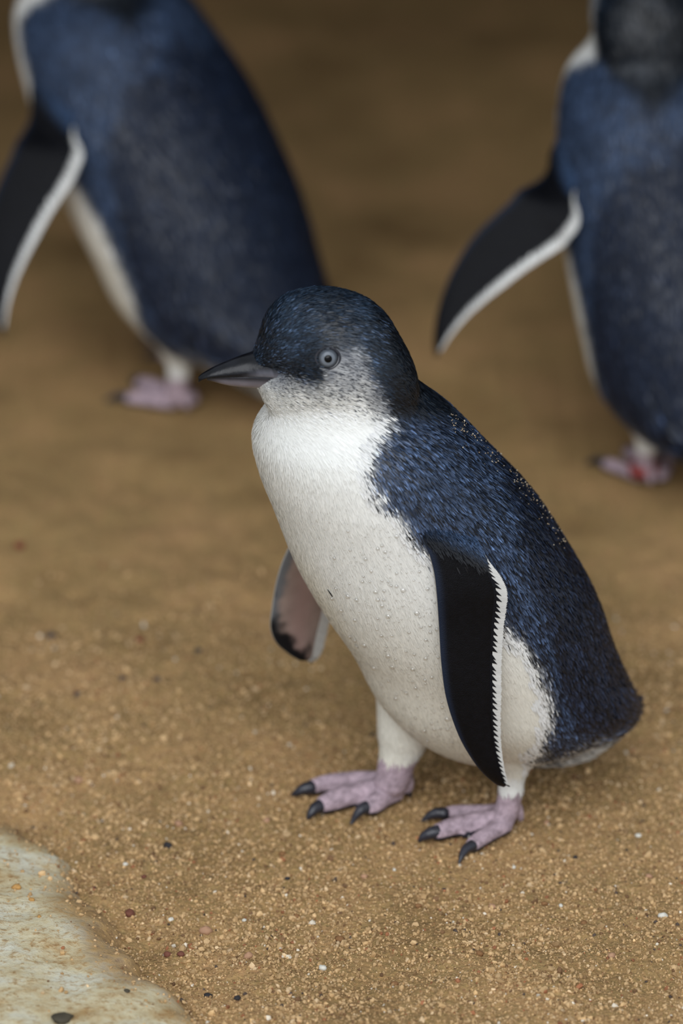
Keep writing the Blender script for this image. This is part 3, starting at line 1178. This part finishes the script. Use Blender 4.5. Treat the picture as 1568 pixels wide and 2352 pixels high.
# ------------------------------------------------------------------ posing
def weighted_rot(P, ang, piv_a, piv_z, z0=0.045, z1=0.15):
    a, b, z = P @ Fd, P @ Ld, P[..., 2]
    th = ang * sstep(z0, z1, z)
    da, dz = a - piv_a, z - piv_z
    c, s = np.cos(th), np.sin(th)
    a2 = piv_a + da * c - dz * s
    z2 = piv_z + da * s + dz * c
    return a2[..., None] * Fd + b[..., None] * Ld + z2[..., None] * Zd


def build_penguin(name_loc, rz, scale, lean, splay, props, detail, swing=0.0, twist=0.0, far_splay=None):
    root = empty('little_penguin', name_loc, rz, **props)
    root.scale = (scale,) * 3
    if lean:
        pose = lambda P: weighted_rot(np.asarray(P, float), lean, -0.03, 0.07)
    else:
        pose = lambda P: np.asarray(P, float)
    if detail:
        bf = [BQ] + ([BT] if len(BT) else [])
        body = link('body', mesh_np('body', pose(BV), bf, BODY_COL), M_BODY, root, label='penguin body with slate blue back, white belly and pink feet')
    else:
        bf = [BQ] + ([BT] if len(BT) else [])
        to = link('tmp', mesh_np('tmp', pose(BV), bf, np.where((blue > 0.5)[:, None] & ~BARE[:, None], BODY_COL * 1.6, BODY_COL)), None)
        dm = to.modifiers.new('d', 'DECIMATE')
        dm.ratio = 0.25
        bm2 = bpy.data.meshes.new_from_object(to.evaluated_get(bpy.context.evaluated_depsgraph_get()))
        bpy.data.objects.remove(to, do_unlink=True)
        bm2.name = 'body'
        body = link('body', bm2, M_BODY, root)
    bV, bC, wV, wC = [], [], [], []
    for kind, Vv, Cc, isb in sets:
        if not detail:
            k = rng.random(len(Vv)) < 0.14
            Vv, Cc, isb = Vv[k], Cc[k], isb[k]
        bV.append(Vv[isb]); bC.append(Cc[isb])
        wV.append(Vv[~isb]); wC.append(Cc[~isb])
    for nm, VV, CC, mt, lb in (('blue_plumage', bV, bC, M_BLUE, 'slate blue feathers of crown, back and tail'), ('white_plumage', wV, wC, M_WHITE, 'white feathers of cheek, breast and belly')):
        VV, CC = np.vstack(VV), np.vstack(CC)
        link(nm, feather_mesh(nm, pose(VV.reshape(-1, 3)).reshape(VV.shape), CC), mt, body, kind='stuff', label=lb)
    # flippers
    for side in (1, -1):
        if not splay:
            G = FLN if side == 1 else FLF
            fx = lambda P: np.asarray(P, float)
        else:
            G = FLN
            sh = sag(1010, 1225, 0.060)
            shp = weighted_rot(sh[None], lean, -0.03, 0.07)[0]

            def fx(P, sh=sh, shp=shp, side=side, spl=(splay if side == 1 or far_splay is None else far_splay)):
                Q = np.asarray(P, float) - sh
                a, b, z = Q @ Fd, Q @ Ld, Q[:, 2]
                c, s = math.cos(lean), math.sin(lean)
                a, z = a * c - z * s, a * s + z * c
                c, s = math.cos(swing), math.sin(swing)          # swing forward
                a, z = a * c - z * s, a * s + z * c
                t = twist * sstep(0.0, -0.06, z)
                c, s = np.cos(t), np.sin(t)
                a0 = 0.006
                ak = (a - a0) * 1.22
                a, b = a0 + ak * c - b * s, b * c + ak * s
                t = spl * sstep(0.0, -0.05, z)
                c, s = np.cos(t), np.sin(t)
                b, z = b * c - z * s, b * s + z * c
                P2 = a[:, None] * Fd + b[:, None] * Ld + z[:, None] * Zd + shp
                if side == -1:
                    P2 = P2 - 2 * (P2 @ Ld)[:, None] * Ld
                return P2
        (v, f, c), (v2, f2, c2_), (v3, f3, c3), (v4, c4) = G
        fo = link('flipper', mesh_np('flipper', fx(v), f, c), M_FLIP, root, label='black flipper with white serrated trailing edge')
        link('trailing_fringe', mesh_np('trailing_fringe', fx(v2), f2, c2_, False), M_WHITE, fo, kind='stuff', label='white fringe of short feathers')
        link('scale_teeth', mesh_np('scale_teeth', fx(v3), f3, c3, False), M_FLIP, fo, kind='stuff', label='black pointed scale feathers along the fringe')
        link('shoulder_feathers', feather_mesh('shoulder_feathers', fx(v4.reshape(-1, 3)).reshape(v4.shape), c4), M_BLUE, fo, kind='stuff', label='dark blue feathers at the flipper root')
    bo = link('upper_bill', mesh_np('upper_bill', pose(BILL_U[0]), BILL_U[1], BILL_U[2]), M_BILL, root, label='glossy black hooked upper bill')
    link('lower_bill', mesh_np('lower_bill', pose(BILL_L[0]), BILL_L[1], BILL_L[2]), M_BILL, root, label='lower bill with pale lilac underside')
    for ball, iris, pup, lid in EYES:
        eo = link('eye', mesh_np('eye', pose(ball[0]), ball[1], ball[2]), M_EYE, root, label='round pale grey eye')
        link('iris', mesh_np('iris', pose(iris[0]), iris[1], iris[2]), M_EYE, eo)
        link('pupil', mesh_np('pupil', pose(pup[0]), pup[1], pup[2]), M_EYE, eo)
        link('eyelid', mesh_np('eyelid', pose(lid[0]), lid[1], lid[2]), M_BODY, eo)
    for v, f in CLAWS:
        cc = lin(42, 42, 50)[None] * (1 + 0.3 * fbm(v, 400, 2))[:, None]
        link('claw', mesh_np('claw', pose(v), f, cc), M_CLAW, root)
    return root, body


main, main_body = build_penguin((0, 0, 0), 0.0, 1.0, 0.0, 0.0, dict(
    label='little penguin in profile with white belly beaded with water drops and flippers down', category='penguin', group='little penguins on the sand'), True)
left, _ = build_penguin((LP[0], LP[1], 0), math.radians(-70), 1.0, math.radians(-2), math.radians(40), dict(
    label='penguin facing away to the side with pale cheek and one flipper held out', category='penguin', group='little penguins on the sand'), False, math.radians(6), math.radians(28), math.radians(8))
right, right_body = build_penguin((RP[0], RP[1], 0), math.radians(-95), 0.95, math.radians(6), math.radians(47), dict(
    label='tall upright penguin seen from behind with a red mark by its foot', category='penguin', group='little penguins on the sand'), False, math.radians(4), math.radians(55))

# red leg band on the upright penguin
th = np.linspace(0, 2 * np.pi, 28, endpoint=False)
P0 = sag(1160, 1868, LEGD)
rows = []
for z, r in ((-0.004, 0.0092), (-0.004, 0.0104), (0.004, 0.0104), (0.004, 0.0092), (-0.004, 0.0092)):
    rows.append(np.stack([P0[0] + r * np.cos(th), P0[1] + r * np.sin(th), np.full(28, P0[2] + z)], -1))
V = np.vstack(rows)
link('leg_band', mesh_np('leg_band', V, ring_faces(5, 28, False), np.tile(lin(140, 28, 18), (len(V), 1))), M_CLAW, right, label='red ring around the ankle')

# ------------------------------------------------------------------ water drops, sand specks, a loose bristle on the front penguin
DROP_POLY = [(800, 1180), (940, 1220), (1000, 1330), (1010, 1560), (1060, 1735), (960, 1690), (880, 1590), (820, 1500), (760, 1380), (740, 1280)]
ph = np.linspace(0, 2 * np.pi, 14, endpoint=False)
rows = [np.stack([np.cos(ph) * math.cos(t), np.sin(ph) * math.cos(t), np.full(14, 0.75 * math.sin(t))], -1) for t in (-0.9, -0.4, 0, 0.35, 0.7, 1.05, 1.4)]
dropV = np.vstack(rows)
dropF = ring_faces(7, 14)
drop_me = mesh_np('water_drop', dropV, dropF)
drop_me.materials.append(M_WATER)
kk = 0
tinyV, tinyF, off = [], {}, 0
tries = 0
placed = []
while kk < 330 and tries < 6000:
    tries += 1
    px, py = rng.uniform(740, 1062), rng.uniform(1180, 1740)
    if sd_poly(np.array([[px, py]]), DROP_POLY)[0] > 0:
        continue
    if rng.random() > 0.25 + 0.75 * (px - 740) / 260:
        continue
    p, nrm = cast(px, py)
    if p is None:
        continue
    if nrm @ D > 0:
        nrm = -nrm
    big = kk < 95
    r = rng.uniform(0.00085, 0.0015) if big else rng.uniform(0.0003, 0.0007)
    if big and rng.random() < 0.12:
        r = 0.0018
    if any(np.linalg.norm(p - a_) < r + b_ + 0.0006 for a_, b_ in placed):
        continue
    placed.append((p, r))
    p = p + nrm * (0.00075 + 0.15 * r)
    if big:
        o = bpy.data.objects.new('water_drop', drop_me)
        o.rotation_mode = 'QUATERNION'
        o.rotation_quaternion = Vector(nrm).to_track_quat('Z', 'Y')
        o.location = p
        o.scale = (r, r, r)
        COL.objects.link(o)
        o.parent = main_body
    else:
        q = Vector(nrm).to_track_quat('Z', 'Y').to_matrix()
        tinyV.append((dropV * r) @ np.array(q).T + p)
        for f in dropF:
            tinyF.setdefault(f.shape[1], []).append(f + off)
        off += len(dropV)
    kk += 1
o = link('water_spray', mesh_np('water_spray', np.vstack(tinyV), [np.vstack(x) for x in tinyF.values()]), M_WATER, main_body, kind='stuff', label='tiny water beads sprinkled over the white belly')

# unit pebble shapes
bm_ = __import__('bmesh').new()
__import__('bmesh').ops.create_icosphere(bm_, subdivisions=1, radius=1.0)
ICO_V = np.array([v.co[:] for v in bm_.verts])
bm_.verts.ensure_lookup_table()
ICO_F = np.array([[v.index for v in f.verts] for f in bm_.faces])
bm_.free()
bm_ = __import__('bmesh').new()
__import__('bmesh').ops.create_icosphere(bm_, subdivisions=2, radius=1.0)
ICO2_V = np.array([v.co[:] for v in bm_.verts])
ICO2_F = np.array([[v.index for v in f.verts] for f in bm_.faces])
bm_.free()


OCT_V = np.array([[1, 0, 0], [-1, 0, 0], [0, 1, 0], [0, -1, 0], [0, 0, 1], [0, 0, -1.0]])
OCT_F = np.array([[0, 2, 4], [2, 1, 4], [1, 3, 4], [3, 0, 4], [2, 0, 5], [1, 2, 5], [3, 1, 5], [0, 3, 5]])


def grain_mesh(name, C, R, cols, BVt=ICO_V, BFt=ICO_F):
    n = len(C)
    Q = rng.normal(size=(n, 3, 3))
    Q, _ = np.linalg.qr(Q)
    sc = rng.uniform(0.55, 1.15, (n, 1, 3))
    jit = 1 + rng.uniform(-0.34, 0.34, (n, len(BVt), 1))
    V = (BVt[None] * jit * sc) @ Q * R[:, None, None] + C[:, None, :]
    F = (BFt[None] + (np.arange(n) * len(BVt))[:, None, None]).reshape(-1, 3)
    return mesh_np(name, V.reshape(-1, 3), [F], np.repeat(cols, len(BVt), 0), False)


# sand specks on the back
pts, rad_ = [], []
while len(pts) < 170:
    t = rng.random()
    cx = np.interp(t, [0, .2, .45, .7, 1], [1040, 1110, 1190, 1250, 1300])
    cy = np.interp(t, [0, .2, .45, .7, 1], [950, 1010, 1085, 1150, 1235])
    px, py = cx - abs(rng.normal(0, 16)) - rng.random() * 8 + 8, cy + abs(rng.normal(0, 16))
    p, nrm = cast(px, py)
    if p is None:
        continue
    if nrm @ D > 0:
        nrm = -nrm
    pts.append(p + nrm * 0.0012)
    rad_.append(rng.uniform(0.0002, 0.0006))
gc = np.array([lin(170, 150, 122), lin(130, 116, 98), lin(200, 188, 165)])[rng.integers(0, 3, len(pts))]
link('sand_specks', grain_mesh('sand_specks', np.array(pts), np.array(rad_), gc), M_GRAIN, main_body, kind='stuff', label='pale sand grains stuck to the dark back')
p0, n0 = cast(752, 1354)
p1, n1_ = cast(763, 1370)
v, f = tube(np.array([p0 - D * 0.0012, (p0 + p1) / 2 - D * 0.0016, p1 - D * 0.0012]), np.array([0.0002, 0.0004, 0.0003]), 6, 3)
link('bristle', mesh_np('bristle', v, f, np.tile(lin(14, 14, 16), (len(v), 1))), M_CLAW, main_body, label='loose black bristle on the white belly')

# ------------------------------------------------------------------ sand grains and pebbles
PAL = np.array([lin(182, 150, 107), lin(192, 160, 117), lin(172, 140, 98), lin(152, 121, 83), lin(202, 174, 136), lin(116, 86, 58), lin(150, 98, 66), lin(214, 202, 182), lin(78, 66, 58)])
PRB = np.array([.30, .24, .24, .1, .05, .04, .02, .01, .01])
n = 84000
gxx = rng.uniform(-0.32, 0.24, n)
gyy = -0.36 + 0.72 * rng.beta(1.2, 1.9, n)
clump = vnoise(np.stack([gxx, gyy, 0 * gxx], -1), 38) + 0.5 * vnoise(np.stack([gxx, gyy, 0 * gxx], -1), 110)
rr = np.exp(rng.normal(math.log(0.00068), 0.42, n)) * (1 + 0.35 * np.clip(clump, -0.6, 1))
rr = np.minimum(rr, 0.0026)
sdr = sd_poly(np.stack([gxx, gyy], -1), ROCK_POLY)
ok = (sdr > -0.001) | (rng.random(n) < 0.35 * np.exp(sdr / 0.012) + 0.015)
gxx, gyy, rr, sdr = gxx[ok], gyy[ok], rr[ok], sdr[ok]
ii = np.clip(np.round((gxx - rx[0]) / 0.0026).astype(int), 0, len(rx) - 1)
jj = np.clip(np.round((gyy - ry[0]) / 0.0032).astype(int), 0, len(ry) - 1)
gz = np.where(sdr < 0.004, np.maximum(Zr[ii, jj], gh(gxx, gyy)), gh(gxx, gyy))
Cg = np.stack([gxx, gyy, gz + rr * 0.25], -1)
cg = PAL[rng.choice(len(PAL), len(gxx), p=PRB / PRB.sum())] * np.exp(rng.normal(0, 0.15, len(gxx)))[:, None]
big = rr > np.quantile(rr, 0.7)
link('coarse_sand', grain_mesh('coarse_sand', Cg[big], rr[big], cg[big]), M_GRAIN, floor, kind='stuff', label='coarse sand grains strewn over the floor')
link('fine_sand', grain_mesh('fine_sand', Cg[~big], rr[~big] * 1.15, cg[~big], OCT_V, OCT_F), M_GRAIN, floor, kind='stuff', label='fine sand crumbs strewn over the floor')

PEB = [('rusty red pebbles by the rock', (108, 66, 52), [
            (298, 2084, 12, 'largest rusty red pebble on the sand beside the pale rock'), (385, 2168, 10, 'rusty red pebble of a close pair beside the pale rock'),
            (415, 2178, 9, 'rusty red pebble of a close pair beside the pale rock'), (330, 2010, 7, 'tiny rusty red pebble on sand between rock and dark chip'),
            (213, 2026, 6, 'tiny rusty red pebble touching the notch of the pale rock')]),
       ('brown pebbles on the sand', (128, 92, 58), [
            (780, 2152, 11, 'brown pebble lying alone on the open sand'), (960, 2082, 8, 'small brown pebble on the open sand'), (648, 1960, 9, 'brown pebble beside a dark grey chip on the sand'),
            (1100, 2190, 9, 'small brown pebble on the open sand'), (1250, 2075, 8, 'brown pebble next to a tiny white pebble'), (905, 2262, 9, 'small brown pebble on the open sand'),
            (680, 2090, 8, 'small brown pebble on the open sand'), (1340, 2120, 8, 'small brown pebble on the open sand')]),
       ('white pebbles on the sand', (206, 202, 190), [
            (1465, 1918, 7, 'tiny white pebble on the sand behind the near foot'), (1522, 2110, 11, 'largest white pebble on the open sand'), (740, 2210, 9, 'white pebble on open sand, second largest of the white ones'),
            (392, 2098, 7, 'tiny white pebble beside a tan pebble near the rock'), (1288, 2082, 6, 'tiny white pebble next to a small brown pebble'), (288, 1976, 6, 'tiny white pebble by the notch of the pale rock'),
            (1180, 1990, 5, 'tiny white pebble just below the outer claw of the near foot'), (905, 1998, 5, 'speck of white pebble between the two feet and open sand'), (560, 2105, 5, 'speck of white pebble above a pinkish tan pebble')]),
       ('dark stone chips on the sand', (46, 44, 46), [
            (385, 1940, 12, 'largest dark grey chip on the sand, above the pale rock'), (478, 2265, 10, 'dark grey chip of a pair close to the pale rock'), (545, 2288, 8, 'dark grey chip of a pair close to the pale rock'),
            (1020, 2040, 6, 'small dark chip on the sand below the near foot'), (1320, 1965, 6, 'small dark chip on the sand behind the near foot'), (660, 2010, 6, 'small dark chip beside a brown pebble')]),
       ('grey pebbles on the sand behind', (66, 60, 60), [
            (118, 1442, 15, 'long dark grey pebble on the sand well behind the rock'), (455, 1508, 9, 'dark grey pebble on the sand beside the hanging far flipper'),
            (362, 1578, 9, 'grey pebble on sand, one of three between rock and far flipper'), (178, 1610, 10, 'grey pebble on sand, one of three between rock and far flipper'), (282, 1582, 9, 'grey pebble on sand, one of three between rock and far flipper')]),
       ('lone coloured pebbles on the sand behind', (110, 50, 38), [(320, 1468, 10, 'dark red pebble on the sand well behind the rock'), (45, 1260, 13, 'orange brown pebble on sand far behind the rock')]),
       ('pebbles lying on the rock', (176, 134, 78), [
            (38, 2035, 11, 'largest amber pebble resting on the pale rock'), (90, 2104, 5, 'tiniest amber pebble resting on the pale rock'), (72, 2068, 7, 'amber pebble of middle size resting on the pale rock')]),
       ('dark pebbles on the rock', (70, 64, 52), [
            (142, 2340, 26, 'large flat dark pebble on top of the pale rock'), (290, 2275, 8, 'small flat dark pebble on top of the pale rock')]),
       ('tan pebbles on the sand', (168, 130, 102), [
            (570, 2175, 11, 'pinkish tan pebble on the open sand, below a speck of white'), (472, 2120, 14, 'largest pinkish tan pebble, on sand near the rusty red pair'),
            (1490, 2010, 9, 'pinkish tan pebble on open sand'), (1405, 2200, 9, 'pinkish tan pebble on open sand'), (1130, 2080, 9, 'pinkish tan pebble on open sand'), (836, 2010, 8, 'pinkish tan pebble just below the far foot'),
            (612, 1890, 9, 'pinkish tan pebble beside the far foot claws'), (1255, 1890, 8, 'pinkish tan pebble right behind the near heel'), (410, 1895, 10, 'pinkish tan pebble above the largest dark chip'), (180, 1795, 11, 'pinkish tan pebble on sand behind the pale rock')])]
for grp, cc, spots in PEB:
    for (px, py, r, lab) in spots:
        R = r * PXM
        onrock = 'the rock' in grp and 'by' not in grp
        g = ground_pt(px, py, 0.02 if onrock else 0.0)
        if onrock:
            i = int(np.argmin(np.abs(rx - g[0])))
            j = int(np.argmin(np.abs(ry - g[1])))
            z = Zr[i, j]
            g = ground_pt(px, py, z)
            i = int(np.argmin(np.abs(rx - g[0])))
            j = int(np.argmin(np.abs(ry - g[1])))
            z = Zr[i, j]
        else:
            z = float(gh(np.array([g[0]]), np.array([g[1]]))[0])
        flat = 0.35 if 'flat' in lab else 0.7
        Vp = ICO2_V * np.array([1.0, rng.uniform(0.75, 1.05), flat]) * (1 + 0.30 * vnoise(ICO2_V + rng.uniform(0, 50), 1.7))[:, None]
        Vp = Vp * R
        c_ = lin(*cc)[None] * (1 + 0.25 * vnoise(ICO2_V + rng.uniform(0, 50), 3.0))[:, None]
        o = link('pebble', mesh_np('pebble', Vp, [ICO2_F], c_), M_GRAIN, None, label=lab, category='pebble', group=grp)
        o.location = (g[0], g[1], z + R * flat * 0.45)
        o.rotation_euler = (0, 0, rng.uniform(0, 6.28))
